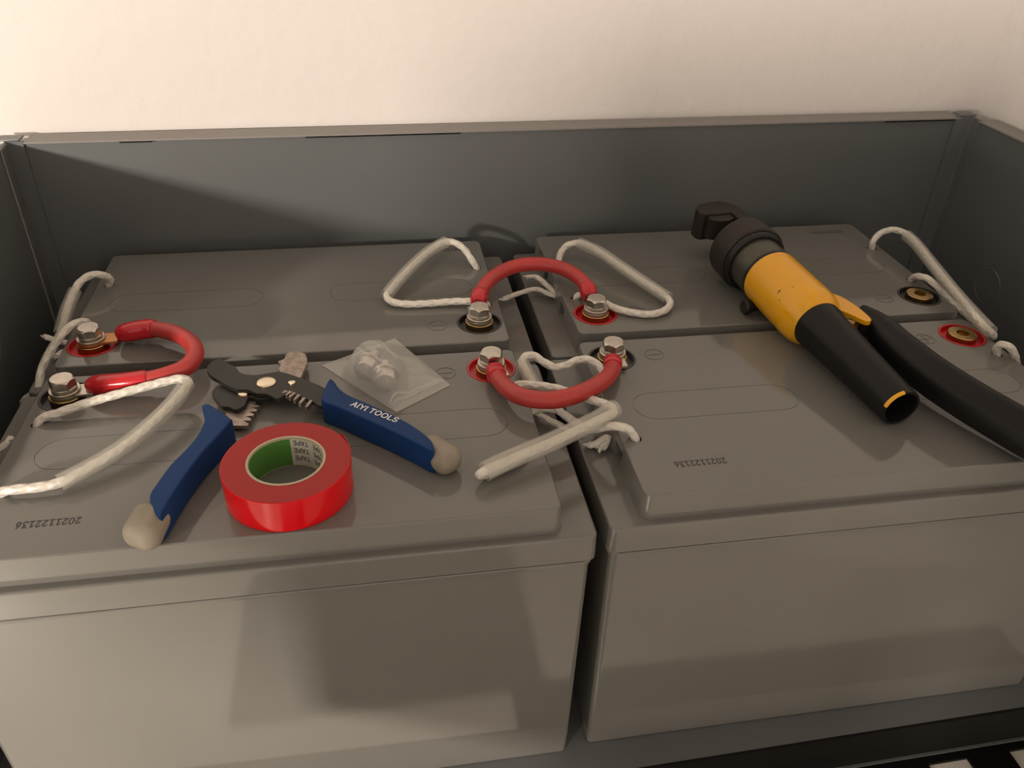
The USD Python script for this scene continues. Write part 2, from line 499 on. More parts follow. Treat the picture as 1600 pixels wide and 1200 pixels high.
# out of view: rail and panel placed to shade the left battery front
part(cab, 'unseen_side_rail', cabm(box(XL - 0.002, XL, -0.84, YF, PT - 0.010, PT)), 'cabinet_grey')
part(cab, 'unseen_shade_panel', cabm(box(XL - 0.002, XL, -0.84, -0.60, -0.030, PT)), 'cabinet_grey')
# seams where the flange has sprung from the panel
for x0, x1 in ((-0.165, -0.045), (0.325, 0.392), (-0.30, -0.277)):
    part(cab, 'flange_seam', cabm(box(x0, x1, -0.0034, -0.0029, PT - 0.0022, PT - 0.0012)), 'frame_black')

# black base frame under the cabinet with openings onto the pale floor
base = thing('base_frame', 'black steel base frame under the cabinet with square openings onto the pale floor', 'stand', (0.02, 0.0, FL))
zb0, zb1 = FL, FL + 0.003
part(base, 'unseen_front_rail', cabm(box(-0.035, XR + 0.02, YF - 0.1145, YF - 0.055, zb0, zb1)), 'frame_black')  # out of view; its reach sets the dark reflection low on the battery fronts
part(base, 'rear_rail', cabm(box(XL - 0.02, XR + 0.02, -0.341, 0.0, zb0, zb1)), 'frame_black')
for x0, x1 in ((XL - 0.02, 0.288), (0.324, 0.361), (0.395, XR + 0.02)):
    part(base, 'cross_bar', cabm(box(x0, x1, YF - 0.055, -0.341, zb0, zb1)), 'frame_black')
part(base, 'unseen_dark_sheet', box(-0.262, 0.0, -0.46, -0.2135, zb0, zb0 + 0.004), 'frame_black')  # out of view, darkens the reflection in the front left battery
for x in (XL + 0.01, XR - 0.01):
    for y in (YF + 0.05, -0.03):
        part(base, 'post', cabm(box(x - 0.012, x + 0.012, y - 0.012, y + 0.012, zb1, -H - 0.012)), 'frame_black')
part(base, 'shelf_rail', cabm(box(XL, XR, YF + 0.004, YF + 0.03, -H - 0.045, -H - 0.02)), 'frame_black')
part(base, 'rail_edge', cabm(box(XL, XR, YF + 0.002, YF + 0.004, -H - 0.046, -H - 0.045)), 'cabinet_grey')
part(base, 'shelf_rail', cabm(box(XL, XR, -0.05, -0.02, -H - 0.045, -H - 0.02)), 'frame_black')


# ------------------------------------------------------------------ batteries
def battery(label, pos, rot, ly, loy):
    """rot = 1: terminals at the back edge of the lid; -1: turned round. ly, loy: lid half width and offset"""
    x0, y0 = pos
    b = thing('battery', label, 'battery', (x0, y0, -H), 'grey lead batteries in the cabinet')
    T = trimesh.transformations.translation_matrix((x0, y0, 0)) @ trimesh.transformations.rotation_matrix(0 if rot > 0 else math.pi, (0, 0, 1))
    P = lambda m: place(m, T)
    rim_z0, rim_z1 = -TL - TR, -TL
    case = rrect(CX - 0.0022, CY - 0.0018, 0.005, 6)
    part(b, 'case', P(loft(case, [(0.0035, -H), (0.0022, -H + 0.0012), (0.0015, -H + 0.02), (0.0004, rim_z0 - 0.0046), (-0.0010, rim_z0 - 0.0036), (-0.0012, rim_z0 - 0.0018), (-0.0008, rim_z0 - 0.0012), (0.0030, rim_z0 - 0.0009), (0.0030, rim_z0)])), 'battery_plastic', 40)
    rim = rrect(CX, CY, 0.005, 6)
    part(b, 'cover_rim', P(loft(rim, [(0.0003, rim_z0), (0.0, rim_z0 + 0.0004), (0.0003, rim_z1 - 0.0012), (0.0008, rim_z1 - 0.0004), (0.0016, rim_z1)])), 'battery_plastic', 40)
    lid = loft(rrect(LX, ly, 0.0055, 6, 0, loy), [(-0.0004, rim_z1), (0.0, rim_z1 + 0.004), (0.0006, -0.0010), (0.0009, -0.0004), (0.0015, 0.0)])
    L = man(lid)
    for s in (-1, 1):
        L = L - man(lathe([(-0.0045, 0.0158), (0.001, 0.0158)], V(s * TX, TY, 0)))
        for hy in (HA, HB):
            L = L - man(lathe([(-0.0175, 0.0034), (-0.0004, 0.0034), (0.001, 0.0048)], V(s * HX, hy, 0), sides=20))
            L = L - man(box(*sorted((s * (HX - 0.004), s * (LX + 0.003))), hy - 0.0065, hy + 0.0065, -0.02, -0.0055))
        g = [man(loft(stadium(0.0525 + e, 0.0135 + e, s * 0.0767, 0), [(0, -0.0004), (0, 0.001)])) for e in (0.00035, 0.0)]
        L = L - (g[0] - g[1])
    part(b, 'lid', P(L), 'battery_plastic', 25)
    for s, m in ((-1, 'well_black'), (1, 'well_red')):
        w = lathe([(-0.0044, 0), (-0.0044, 0.0156), (0.0003, 0.0156), (0.0003, 0.0143), (-0.0028, 0.0140), (-0.0028, 0)], V(s * TX, TY, 0), sides=48)
        well = part(b, 'terminal_well', P(w), m, 35, 'red ring of the positive terminal' if s > 0 else 'black ring of the negative terminal')
        t = ring(0.0098, 0.0042, -0.0030, 0.0021, (s * TX, TY), 0.0004)
        part(well, 'terminal_insert', P([t, ring(0.0043, 0.0001, -0.0032, -0.0022, (s * TX, TY))]), 'brass', 35, 'threaded brass terminal insert')
        # raised polarity mark: a circle with a bar, or a cross for plus
        c = (s * (TX - 0.0295), TY - 0.0015 if s > 0 else TY + 0.001)
        q = [ring(0.0066, 0.0061, -0.0002, 0.00035, c, 0.0001, 32), box(c[0] - 0.0045, c[0] + 0.0045, c[1] - 0.0003, c[1] + 0.0003, -0.0002, 0.0003)]
        if s > 0:
            q.append(box(c[0] - 0.0003, c[0] + 0.0003, c[1] - 0.0045, c[1] + 0.0045, -0.0002, 0.0003))
        part(b, 'polarity_mark', P(q), 'battery_plastic', 30, 'moulded plus sign in a circle' if s > 0 else 'moulded minus sign in a circle')
    # date code, printed to be read from the other long side
    yy = -0.0535 if rot > 0 else -0.0640
    xx = -0.1068 + 0.0149 if rot > 0 else -0.1128 + 0.0149
    part(b, 'printed_number', P(text_on('2021122136', 0.0046, (xx, yy, 0.00002), (-1, 0, 0), (0, -1, 0), 0.00006, True, width=0.0299)), 'battery_print', False, 'black printed number 2021122136')
    return b


LF, LR, RF, RR = (-0.1770, 0.0), (-0.1767, 0.17275), (0.1597, 0.00344), (0.1634, 0.17546)
battery('grey battery under the blue wire stripper and red tape roll, front left in the cabinet', LF, 1, 0.0795, 0.0)
battery('grey battery at the back left of the cabinet, behind the wire stripper', LR, -1, 0.0831, 0.0)
battery('grey battery at the front right, under the black handles of the crimping tool', RF, 1, 0.0795, 0.0)
battery('grey battery at the back right, under the head of the crimping tool', RR, -1, 0.0831, 0.0)


def term(c, s, rot):
    return (c[0] + s * TX, c[1] + rot * TY)


T_LFb, T_LFr = term(LF, -1, 1), term(LF, 1, 1)
T_LRr, T_LRb = term(LR, -1, -1), term(LR, 1, -1)
T_RRr, T_RRb = term(RR, -1, -1), term(RR, 1, -1)
T_RFb, T_RFr = term(RF, -1, 1), term(RF, 1, 1)


# ------------------------------------------------------------------ bolts
def bolt(label, c, rot):
    b = thing('hex_bolt', label, 'bolt', (c[0], c[1], 0.0043), 'hexagon bolts on the battery terminals')
    part(b, 'flat_washer', ring(0.0088, 0.0041, 0.0044, 0.0058, c), 'bolt_steel')
    w = ring(0.0072, 0.0041, 0.0059, 0.0078, c)
    part(b, 'spring_washer', man(w) - man(box(c[0] + 0.003, c[0] + 0.009, c[1] - 0.0004, c[1] + 0.0004, 0.005, 0.009)), 'bolt_steel')
    part(b, 'head', hexagon(0.0130, 0.0079, 0.0134, c, rot), 'bolt_steel', 25)
    part(b, 'shank', lathe([(-0.0020, 0.0030), (-0.0015, 0.0036), (0.0080, 0.0038)], V(*c, 0), sides=24), 'bolt_steel')


bolt('steel hex bolt in the red-ringed terminal at the back left corner, beside the copper lug', T_LRr, 0.25)
bolt('steel hex bolt in the black-ringed terminal at far left, by the shiny heat shrink', T_LFb, 0.1)
bolt('steel hex bolt on the black-ringed terminal at the left end of the rear red cable', T_LRb, 0.35)
bolt('steel hex bolt on the red-ringed terminal at the right end of the rear red cable', T_RRr, 0.05)
bolt('steel hex bolt on the red-ringed terminal just right of the plastic bag', T_LFr, 0.15)
bolt('steel hex bolt on the black-ringed terminal at the right end of the front red cable', T_RFb, 0.45)


# ------------------------------------------------------------------ red jumper cables
def lug(parent, c, d, m, barrel=0.020):
    """ring tongue under the bolt, narrowing to a flat neck and a round barrel, along the unit direction d"""
    d = np.array([d[0], d[1], 0.0]); d /= np.linalg.norm(d)
    n = V(-d[1], d[0], 0)
    outl = [V(*c, 0) + 0.0088 * (math.cos(a) * d + math.sin(a) * n) for a in np.linspace(0.75, 2 * math.pi - 0.75, 26)]
    outl += [V(*c, 0) + d * 0.0165 - n * 0.0058, V(*c, 0) + d * 0.0165 + n * 0.0058]
    pl = man(plate(np.array(outl)[:, :2], 0.0023, 0.0043, 0.0003)) - man(lathe([(0, 0.0042), (0.01, 0.0042)], V(*c, 0), sides=24))
    part(parent, 'lug', pl, m, 30)


def cable(label, a, b, da, db, pts, ma='tinned_copper', mb='tinned_copper', r=0.0053, sa=0.0, sb=0.0):
    """a, b: terminals; da, db: lug directions; pts: centre line of the cable; sa, sb: length of heat shrink at either end"""
    t = thing('jumper_cable', label, 'cable', (a[0], a[1], 0.0023), 'red battery jumper cables')
    p, s = spline(pts, 0.0015)
    L = s[-1]
    rad = np.interp(s, [0, 0.004, 0.012, L - 0.012, L - 0.004, L], [r * 0.62, r * 0.80, r, r, r * 0.80, r * 0.62])
    wob = 0.00018 * (meshkit.fbm(np.column_stack([s * 90, s * 0, s * 0]), 3, 5) - 0.5) * 2
    jk = part(t, 'jacket', sweep(p, 28, rad + wob), 'cable_red', 40)
    for e, ln in ((0, sa), (1, sb)):
        if ln:
            q = p if e == 0 else p[::-1]
            k = int(ln / 0.0015)
            q = q[:k]
            u = np.arange(k) / (k - 1)
            rr = np.interp(u, [0, 0.06, 0.25, 0.93, 1], [r * 0.80, r * 1.02, r * 1.13, r * 1.15, r * 1.03])

            def radius(i, ang, rr=rr):
                sq = (np.abs(np.cos(ang)) ** 5 + np.abs(np.sin(ang)) ** 5) ** (-1 / 5)      # squashed over the crimped barrel
                return rr[i] * (0.45 + 0.55 * np.minimum(sq, 1.12))
            part(jk, 'heat_shrink', sweep(q, 28, radius), 'shrink_red', 40, 'glossy red heat shrink sleeve over the crimped lug')
    lug(t, a, da, ma)
    lug(t, b, db, mb)


cable('red jumper cable bent in a U at the left, bare copper lug showing', T_LRr, T_LFb, (1, 0.08), (1, 0.05), [
    (-0.28705, 0.11745, 0.00620), (-0.27868, 0.11587, 0.00850), (-0.26779, 0.11624, 0.00950), (-0.25447, 0.10963, 0.01050), (-0.24148, 0.09826, 0.01100), (-0.23401, 0.08470, 0.01100), (-0.23287, 0.07162, 0.01100),
    (-0.23767, 0.06119, 0.01100), (-0.24785, 0.05536, 0.01050), (-0.25970, 0.05344, 0.00950), (-0.27150, 0.05361, 0.00850), (-0.28314, 0.05590, 0.00700), (-0.29121, 0.05919, 0.00500)], 'copper', 'tinned_copper', sa=0.026, sb=0.038)
cable('red jumper cable arching behind the two bolts at the back, near the centre gap', T_LRb, T_RRr, (-0.05, 1), (-0.02, 1), [
    (-0.04751, 0.13466, 0.00550), (-0.04414, 0.14627, 0.00750), (-0.03674, 0.15903, 0.01000), (-0.02427, 0.17176, 0.01150), (-0.00815, 0.18009, 0.01200), (0.00820, 0.17950, 0.01200), (0.02249, 0.17121, 0.01150), (0.03074, 0.15512, 0.01150), (0.03408, 0.14203, 0.01000), (0.03415, 0.13314, 0.00620)], sa=0.014, sb=0.012)
cable('red jumper cable bowed to the front across the centre gap, over the white ropes', T_LFr, T_RFb, (0.25, -1), (0.0, -1), [
    (-0.04869, 0.04710, 0.00550), (-0.04819, 0.03441, 0.00750), (-0.04549, 0.01903, 0.01000), (-0.03900, 0.00722, 0.01150), (-0.02791, 0.00116, 0.01200), (-0.01533, 0.00093, 0.01200), (-0.00068, 0.00723, 0.01150), (0.01328, 0.01817, 0.01000), (0.02417, 0.03375, 0.00750), (0.02877, 0.04855, 0.00550)], sa=0.014, sb=0.012)


# ------------------------------------------------------------------ rope handles
def rope(label, pts, sleeve=None, ends=(), flat=1.0, tube_r=0.0047):
    t = thing('rope_handle', label, 'rope handle', tuple(np.asarray(pts[0], float)), 'white rope handles of the batteries')
    cord = part(t, 'cord', braid(pts, flat=flat), 'rope_white', True)
    if sleeve:
        part(t, 'clear_tube', pipe(sleeve, tube_r, tube_r - 0.0006), 'tube_clear', 40, 'clear plastic tube slipped over the cord')
    for e in ends:
        c = braid(e, 0.0024, 0.75)
        # frayed tip: the last stretch splits into loose strands
        ce = part(t, 'cord_end', c, 'rope_white', True, 'frayed cut end of the cord')
        e = np.asarray(e, float)
        d = e[-1] - e[-2]; d /= np.linalg.norm(d)
        st = []
        for k in range(16):
            o = rng.normal(0, 0.0009, 3); o[2] = abs(o[2]) * 0.5
            st.append(tube([e[-1] + o * 0.8 - d * 0.0025, e[-1] + o - d * 0.0005, e[-1] + o * 1.25 + d * rng.uniform(0.0006, 0.0018)], 0.00055, 0.001, 6))
        part(ce, 'loose_strands', st, 'rope_white', True)


rope('white rope handle at the back left corner, hanging over the battery edge', [
    V(LR[0] - HX, LR[1] - HB, -0.010), V(LR[0] - HX - 0.0004, LR[1] - HB, -0.002), (-0.31104, 0.20069, 0.00600), (-0.31369, 0.19514, 0.01200), (-0.31874, 0.19266, 0.01400), (-0.32517, 0.18616, 0.01300), (-0.32999, 0.17664, 0.00800), (-0.33258, 0.16346, 0.00100), (-0.33537, 0.15264, -0.00800),
    V(-0.3535, 0.150, -0.034), V(-0.3560, 0.138, -0.050), V(-0.3560, 0.122, -0.050), V(-0.3540, 0.108, -0.036),
    (-0.33689, 0.09618, -0.01800), (-0.33527, 0.10487, -0.01000), (-0.32940, 0.11326, -0.00100), (-0.32234, 0.11933, 0.00700), (-0.31705, 0.12608, 0.01000), (-0.31343, 0.13348, 0.00800), V(LR[0] - HX + 0.0006, LR[1] - HA, 0.001), V(LR[0] - HX, LR[1] - HA, -0.009)],
    [(-0.32944, 0.17952, 0.00800), (-0.33258, 0.16346, 0.00100), (-0.33557, 0.15086, -0.00900)],
    [[(-0.32685, 0.13688, -0.01000), (-0.33595, 0.14471, -0.01200), (-0.34439, 0.14748, -0.01000)], [(-0.33004, 0.13216, -0.01300), (-0.33294, 0.12592, -0.01350)]])
rope('white rope handle in a clear tube bent to a triangle on the back left lid', [
    V(LR[0] + HX, LR[1] - HB, -0.010), V(LR[0] + HX, LR[1] - HB, -0.001), (-0.04366, 0.20346, 0.00700), (-0.04892, 0.21455, 0.01200), (-0.05537, 0.22062, 0.01450), (-0.06341, 0.22154, 0.01500), (-0.07662, 0.20923, 0.01300), (-0.09411, 0.18442, 0.01000), (-0.10771, 0.16126, 0.00700),
    (-0.11184, 0.15255, 0.00550), (-0.10848, 0.14715, 0.00400), (-0.09864, 0.14367, 0.00320), (-0.08219, 0.14281, 0.00320), (-0.06368, 0.14293, 0.00360), (-0.05229, 0.14092, 0.00400), (-0.04447, 0.13996, 0.00300), V(LR[0] + HX, LR[1] - HA, -0.001), V(LR[0] + HX, LR[1] - HA, -0.009)],
    [(-0.06240, 0.22143, 0.01500), (-0.07662, 0.20923, 0.01300), (-0.09411, 0.18442, 0.01000), (-0.10771, 0.16126, 0.00700), (-0.11180, 0.15354, 0.00550)])
rope('white rope handle looped on the back right lid beside the rear red cable', [
    V(RR[0] - HX, RR[1] - HB, -0.010), V(RR[0] - HX, RR[1] - HB, -0.001), (0.02916, 0.20996, 0.00600), (0.03405, 0.21419, 0.01000), (0.04075, 0.21416, 0.01250), (0.04793, 0.21108, 0.01300), (0.05681, 0.19773, 0.01200), (0.06776, 0.17412, 0.01050), (0.07991, 0.15044, 0.00800), (0.08993, 0.13242, 0.00600),
    (0.09243, 0.12294, 0.00450), (0.08615, 0.11378, 0.00350), (0.07426, 0.10935, 0.00300), (0.05989, 0.11382, 0.00300), (0.04776, 0.12199, 0.00400), (0.04195, 0.13640, 0.00350), (0.03604, 0.14568, 0.00270), (0.02985, 0.14431, 0.00270), V(RR[0] - HX + 0.002, RR[1] - HA, 0.001), V(RR[0] - HX, RR[1] - HA, -0.009)],
    [(0.04471, 0.21309, 0.01280), (0.05681, 0.19773, 0.01200), (0.06776, 0.17412, 0.01050), (0.07991, 0.15044, 0.00800), (0.09218, 0.12706, 0.00550)],
    [[(0.02349, 0.16874, -0.01250), (0.01520, 0.17306, -0.01150), (0.00469, 0.18200, -0.01050), (-0.00737, 0.17983, -0.01150), (-0.02373, 0.17185, -0.01250)], [(0.02003, 0.16765, -0.00950), (0.01391, 0.18257, -0.00850), (0.00759, 0.19793, -0.00800), (0.00164, 0.20461, -0.01100)]])
rope('white rope handle in a clear tube leaning over the right end of the back battery', [
    V(RR[0] + HX, RR[1] - HB, -0.010), V(RR[0] + HX, RR[1] - HB, -0.001), (0.29929, 0.20521, 0.00600), (0.30571, 0.20822, 0.01200), (0.31317, 0.20514, 0.01650), (0.31858, 0.19694, 0.01750), (0.31905, 0.18113, 0.01700), (0.31095, 0.13797, 0.01450), (0.30366, 0.09235, 0.01150), (0.29862, 0.05385, 0.00900),
    (0.30528, 0.05279, 0.00400), (0.31380, 0.06187, -0.00400), (0.32533, 0.08846, -0.01150), (0.32508, 0.11276, -0.01000), (0.31545, 0.11851, -0.00300), (0.30673, 0.12110, 0.00500), (0.30166, 0.12892, 0.00900), (0.29910, 0.13563, 0.00800), V(RR[0] + HX + 0.0006, RR[1] - HA, 0.001), V(RR[0] + HX, RR[1] - HA, -0.009)],
    [(0.31864, 0.19105, 0.01720), (0.31800, 0.17728, 0.01650), (0.31095, 0.13797, 0.01450), (0.30366, 0.09235, 0.01150), (0.29956, 0.04926, 0.00850)])
rope('white rope handle at the far right, dropping over the battery edge past the red ring', [
    V(RF[0] + HX, RF[1] + HA, -0.010), V(RF[0] + HX, RF[1] + HA, -0.001), (0.29364, 0.03264, 0.00600), (0.29411, 0.03014, 0.01000), (0.29749, 0.02724, 0.00950), (0.30394, 0.02719, 0.00300), (0.31461, 0.03181, -0.01000), V(0.3330, 0.022, -0.040), V(0.3360, 0.006, -0.060), V(0.3330, -0.010, -0.042),
    V(0.3280, -0.0200, -0.008), V(0.3180, -0.0255, 0.008), V(0.3050, -0.0270, 0.008), V(RF[0] + HX, RF[1] + HB, -0.001), V(RF[0] + HX, RF[1] + HB, -0.009)])
rope('white rope handle in a clear tube at the front left, beside the stripper handle', [
    V(LF[0] - HX, LF[1] + HA, -0.010), V(LF[0] - HX, LF[1] + HA, -0.002), (-0.31170, 0.03134, 0.00200), (-0.30191, 0.03290, 0.00450), (-0.28755, 0.03713, 0.00700), (-0.27194, 0.04007, 0.00950), (-0.25794, 0.04272, 0.01150), (-0.24558, 0.04506, 0.01300), (-0.23654, 0.04588, 0.01400), (-0.23123, 0.04242, 0.01450), (-0.23066, 0.03627, 0.01450),
    (-0.23623, 0.02150, 0.01350), (-0.24557, 0.00465, 0.01150), (-0.25776, -0.01112, 0.00900), (-0.27143, -0.02301, 0.00700), (-0.28361, -0.03143, 0.00550), (-0.29382, -0.03350, 0.00500), (-0.30291, -0.03355, 0.00480), (-0.30985, -0.03319, 0.00400), V(LF[0] - HX, LF[1] + HB, -0.001), V(LF[0] - HX, LF[1] + HB, -0.009)],
    [(-0.23108, 0.03901, 0.01450), (-0.23623, 0.02150, 0.01350), (-0.24557, 0.00465, 0.01150), (-0.25776, -0.01112, 0.00900), (-0.27143, -0.02301, 0.00700), (-0.28411, -0.03186, 0.00550)],
    [[(-0.33807, 0.01668, -0.01200), (-0.33056, 0.01736, -0.00600), (-0.32512, 0.01849, -0.00200)]])
rope('white rope handle whose thick clear tube crosses the centre gap below the front red cable', [
    V(LF[0] + HX, LF[1] + HA, -0.010), V(LF[0] + HX, LF[1] + HA, -0.001), (-0.03686, 0.02972, 0.00400), (-0.02626, 0.02843, 0.00400), (-0.01520, 0.02351, 0.00450), (-0.00667, 0.01683, 0.00500), (0.00076, 0.00684, 0.00700), (0.00707, -0.00292, 0.01000), (0.01132, -0.01220, 0.01250), (0.01073, -0.01722, 0.01250),
    (0.00207, -0.02168, 0.01200), (-0.01383, -0.02951, 0.01120), (-0.03001, -0.03763, 0.01050), (-0.04540, -0.04433, 0.00980), (-0.05847, -0.05008, 0.00920), (-0.06834, -0.05469, 0.00880), (-0.07105, -0.05479, 0.00700), (-0.06821, -0.05157, 0.00400), (-0.05591, -0.04559, 0.00350), (-0.04581, -0.03797, 0.00300), V(LF[0] + HX, LF[1] + HB, -0.001), V(LF[0] + HX, LF[1] + HB, -0.009)],
    [(0.01263, -0.01300, 0.01250), (0.00238, -0.02048, 0.01200), (-0.01370, -0.02893, 0.01120), (-0.02990, -0.03707, 0.01050), (-0.04531, -0.04379, 0.00980), (-0.05839, -0.04955, 0.00920), (-0.06861, -0.05421, 0.00800)],
    [[(-0.03406, 0.03363, -0.01150), (-0.02703, 0.02092, -0.01050), (-0.01936, 0.01257, -0.01150), (-0.01178, 0.00639, -0.01300)], [(-0.03561, 0.01733, -0.01300), (-0.02544, 0.01926, -0.00800), (-0.01414, 0.01577, -0.00700), (-0.00188, 0.00640, -0.01150)]], tube_r=0.0055)
rope('white rope handle wriggling across the centre gap behind the front red cable', [
    V(RF[0] - HX, RF[1] + HB, -0.010), V(RF[0] - HX, RF[1] + HB, -0.001), (0.01908, -0.02540, 0.00500), (0.01380, -0.02442, 0.00750), (0.00711, -0.02162, 0.00650), (0.00105, -0.01728, 0.00200), (-0.00298, -0.00746, -0.00400), (-0.00734, 0.00490, -0.00700), (-0.01357, 0.01497, -0.00600), (-0.02042, 0.02537, -0.00400), (-0.02566, 0.03724, 0.00000), (-0.02855, 0.04477, 0.00400), (-0.03006, 0.05085, 0.00700),
    (-0.02746, 0.05428, 0.00900), (-0.02185, 0.05520, 0.00850), (-0.01556, 0.05230, 0.00500), (-0.00868, 0.04849, 0.00300), (-0.00106, 0.04907, 0.00400), (0.00705, 0.05031, 0.00650), (0.01363, 0.04796, 0.00700), (0.01838, 0.04285, 0.00550), V(RF[0] - HX - 0.0008, RF[1] + HA, 0.000), V(RF[0] - HX, RF[1] + HA, -0.009)],
    [(-0.01525, 0.01857, -0.00550), (-0.02042, 0.02537, -0.00400), (-0.02566, 0.03724, 0.00000), (-0.02855, 0.04477, 0.00400), (-0.03034, 0.05165, 0.00700)],
    [[(0.01160, -0.01024, -0.00900), (0.00982, -0.01360, -0.01200), (0.00640, -0.01679, -0.01350)], [(0.01079, -0.01071, -0.01000), (0.00420, -0.01286, -0.01250), (-0.00040, -0.01284, -0.01350)]])

# ------------------------------------------------------------------ wire stripper
ws = thing('wire_stripper', 'wire stripper with two blue grips and dark blades, lying open on the front left lid', 'tool', (-0.18954, 0.05771, 0.00010))
ZG = 0.0165


def grip(outline_top, cap_outline, cap_h):
    o = np.array(outline_top)
    g = part(ws, 'grip', plate(smooth_closed(o, 4), 0.0006, ZG, 0.0010, 3), 'plier_blue', 40)
    balls = []
    for x, y, z, r in cap_outline:
        b = trimesh.creation.icosphere(3, r)
        b.apply_scale([1, 1, cap_h]); b.apply_translation((x, y, z))
        balls.append(man(b))
    part(g, 'grip_cap', manifold3d.Manifold.batch_hull(balls), 'plier_cap', 45, 'worn beige end cap of the grip')
    return g


g_right = grip([(-0.14929, 0.03152), (-0.14686, 0.02985), (-0.14309, 0.02061), (-0.13708, 0.01265), (-0.12536, 0.00225), (-0.11317, -0.00949), (-0.10392, -0.01994), (-0.09702, -0.03009), (-0.09417, -0.03721), (-0.09439, -0.04378),
      (-0.09973, -0.03899), (-0.10478, -0.03362), (-0.11833, -0.02047), (-0.13243, -0.00800), (-0.14401, 0.00267), (-0.15263, 0.00942), (-0.15312, 0.01462), (-0.15166, 0.02333)],
     [(*(-0.09357, -0.03166, 0.00820), 0.0070), (*(-0.09083, -0.03593, 0.00820), 0.0072), (*(-0.08612, -0.04069, 0.00800), 0.0070), (*(-0.08831, -0.04204, 0.00800), 0.0072)], 1.12)
grip([(-0.21875, 0.01287), (-0.21601, 0.01447), (-0.21209, 0.01074), (-0.20655, 0.00459), (-0.20183, -0.00112), (-0.20122, -0.00358), (-0.20602, -0.01514), (-0.21229, -0.02920), (-0.21782, -0.04507), (-0.22181, -0.05964), (-0.22446, -0.07126), (-0.22573, -0.07555),
      (-0.22883, -0.07203), (-0.23210, -0.06434), (-0.23277, -0.05914), (-0.23117, -0.05220), (-0.22676, -0.03731), (-0.22139, -0.02589), (-0.21718, -0.01372), (-0.21549, -0.00061), (-0.21729, 0.00867)],
     [(*(-0.23080, -0.06944, 0.00820), 0.0072), (*(-0.23483, -0.06666, 0.00820), 0.0066), (*(-0.23670, -0.07680, 0.00800), 0.0068), (*(-0.23187, -0.07961, 0.00800), 0.0068)], 1.12)
tx = text_on('AlYl TOOLS', 0.0042, np.array((-0.13763, 0.00299, 0.01660)), np.array((-0.11279, -0.01659, 0.01660)) - np.array((-0.13763, 0.00299, 0.01660)), np.array((-0.13762, 0.01127, 0.01660)) - np.array((-0.13763, 0.00299, 0.01660)), 0.0001, True, float(np.linalg.norm(np.array((-0.11279, -0.01659, 0.01660)) - np.array((-0.13763, 0.00299, 0.01660)))))
part(g_right, 'lettering', tx, 'print_white', False, 'white lettering AIYI TOOLS')
part(ws, 'blade_plate', plate(smooth_closed(np.array([(-0.22377, 0.06103), (-0.22269, 0.06712), (-0.21995, 0.07088), (-0.21620, 0.07149), (-0.21177, 0.06618), (-0.20621, 0.06038), (-0.20377, 0.05502), (-0.19973, 0.05204), (-0.19360, 0.05051), (-0.18620, 0.05183), (-0.17865, 0.05200), (-0.16924, 0.04587), (-0.16204, 0.04008), (-0.15187, 0.03059), (-0.14687, 0.01799),
      (-0.15402, 0.01305), (-0.15998, 0.01895), (-0.16598, 0.02362), (-0.17124, 0.02691), (-0.17524, 0.02674), (-0.17957, 0.02365), (-0.18541, 0.02931), (-0.19188, 0.03077), (-0.19622, 0.03465), (-0.20255, 0.03610), (-0.20831, 0.04053), (-0.21602, 0.04837), (-0.22073, 0.05350)]), 3), 0.0075, 0.0105, 0.0003, 1), 'plier_plate', 30)
part(ws, 'lower_plate', plate(smooth_closed(np.array([(-0.21673, 0.03494), (-0.21685, 0.04167), (-0.21373, 0.04608), (-0.20639, 0.04657), (-0.19630, 0.04189), (-0.18398, 0.04107), (-0.18223, 0.03203), (-0.18930, 0.02892), (-0.19615, 0.03241), (-0.19748, 0.02730), (-0.19885, 0.02293), (-0.20302, 0.02025), (-0.20691, 0.02329), (-0.21158, 0.02515)]), 3), 0.0042, 0.0072, 0.0003, 1), 'plier_plate', 30)
# stripping comb on the left, with its notched edge
part(ws, 'stripping_comb', plate(np.array([(-0.21060, 0.02858), (-0.20284, 0.03023), (-0.19475, 0.03319), (-0.19267, 0.03029), (-0.19396, 0.02848), (-0.19057, 0.02708), (-0.19080, 0.02548), (-0.19440, 0.02527), (-0.19131, 0.02295), (-0.19187, 0.02110), (-0.19583, 0.02127), (-0.19272, 0.01866), (-0.19327, 0.01683), (-0.19720, 0.01700), (-0.19373, 0.01407), (-0.19427, 0.01227), (-0.19820, 0.01276), (-0.19472, 0.00955), (-0.19558, 0.00752), (-0.20301, 0.00845), (-0.20758, 0.01487)]), 0.0018, 0.0042, 0.0001, 1), 'plier_bare', 25, 'bare steel stripping comb')
part(ws, 'cutter_jaw', plate(np.array([(-0.18248, 0.06971), (-0.18059, 0.07062), (-0.17874, 0.07231), (-0.17787, 0.07760), (-0.17603, 0.08011), (-0.17287, 0.08052), (-0.16923, 0.07970), (-0.16571, 0.07655), (-0.16448, 0.07062), (-0.16428, 0.06528), (-0.16557, 0.05874), (-0.16748, 0.04954), (-0.17196, 0.04794), (-0.17918, 0.05454), (-0.18149, 0.06065), (-0.18057, 0.06423), (-0.18111, 0.06654)]), 0.0048, 0.0074, 0.0002, 1), 'plier_bare', 25, 'rust-stained bare steel jaw')
TEETH = [((-0.17437, 0.03063, 0.01050), (-0.17638, 0.02853, 0.00800)), ((-0.17194, 0.02967, 0.01050), (-0.17424, 0.02628, 0.00800)), ((-0.16966, 0.02805, 0.01050), (-0.17227, 0.02373, 0.00800)), ((-0.16699, 0.02572, 0.01050), (-0.16938, 0.02044, 0.00800)), ((-0.16391, 0.02205, 0.01050), (-0.16611, 0.01649, 0.00800)), ((-0.15980, 0.01893, 0.01050), (-0.16234, 0.01220, 0.00800))]
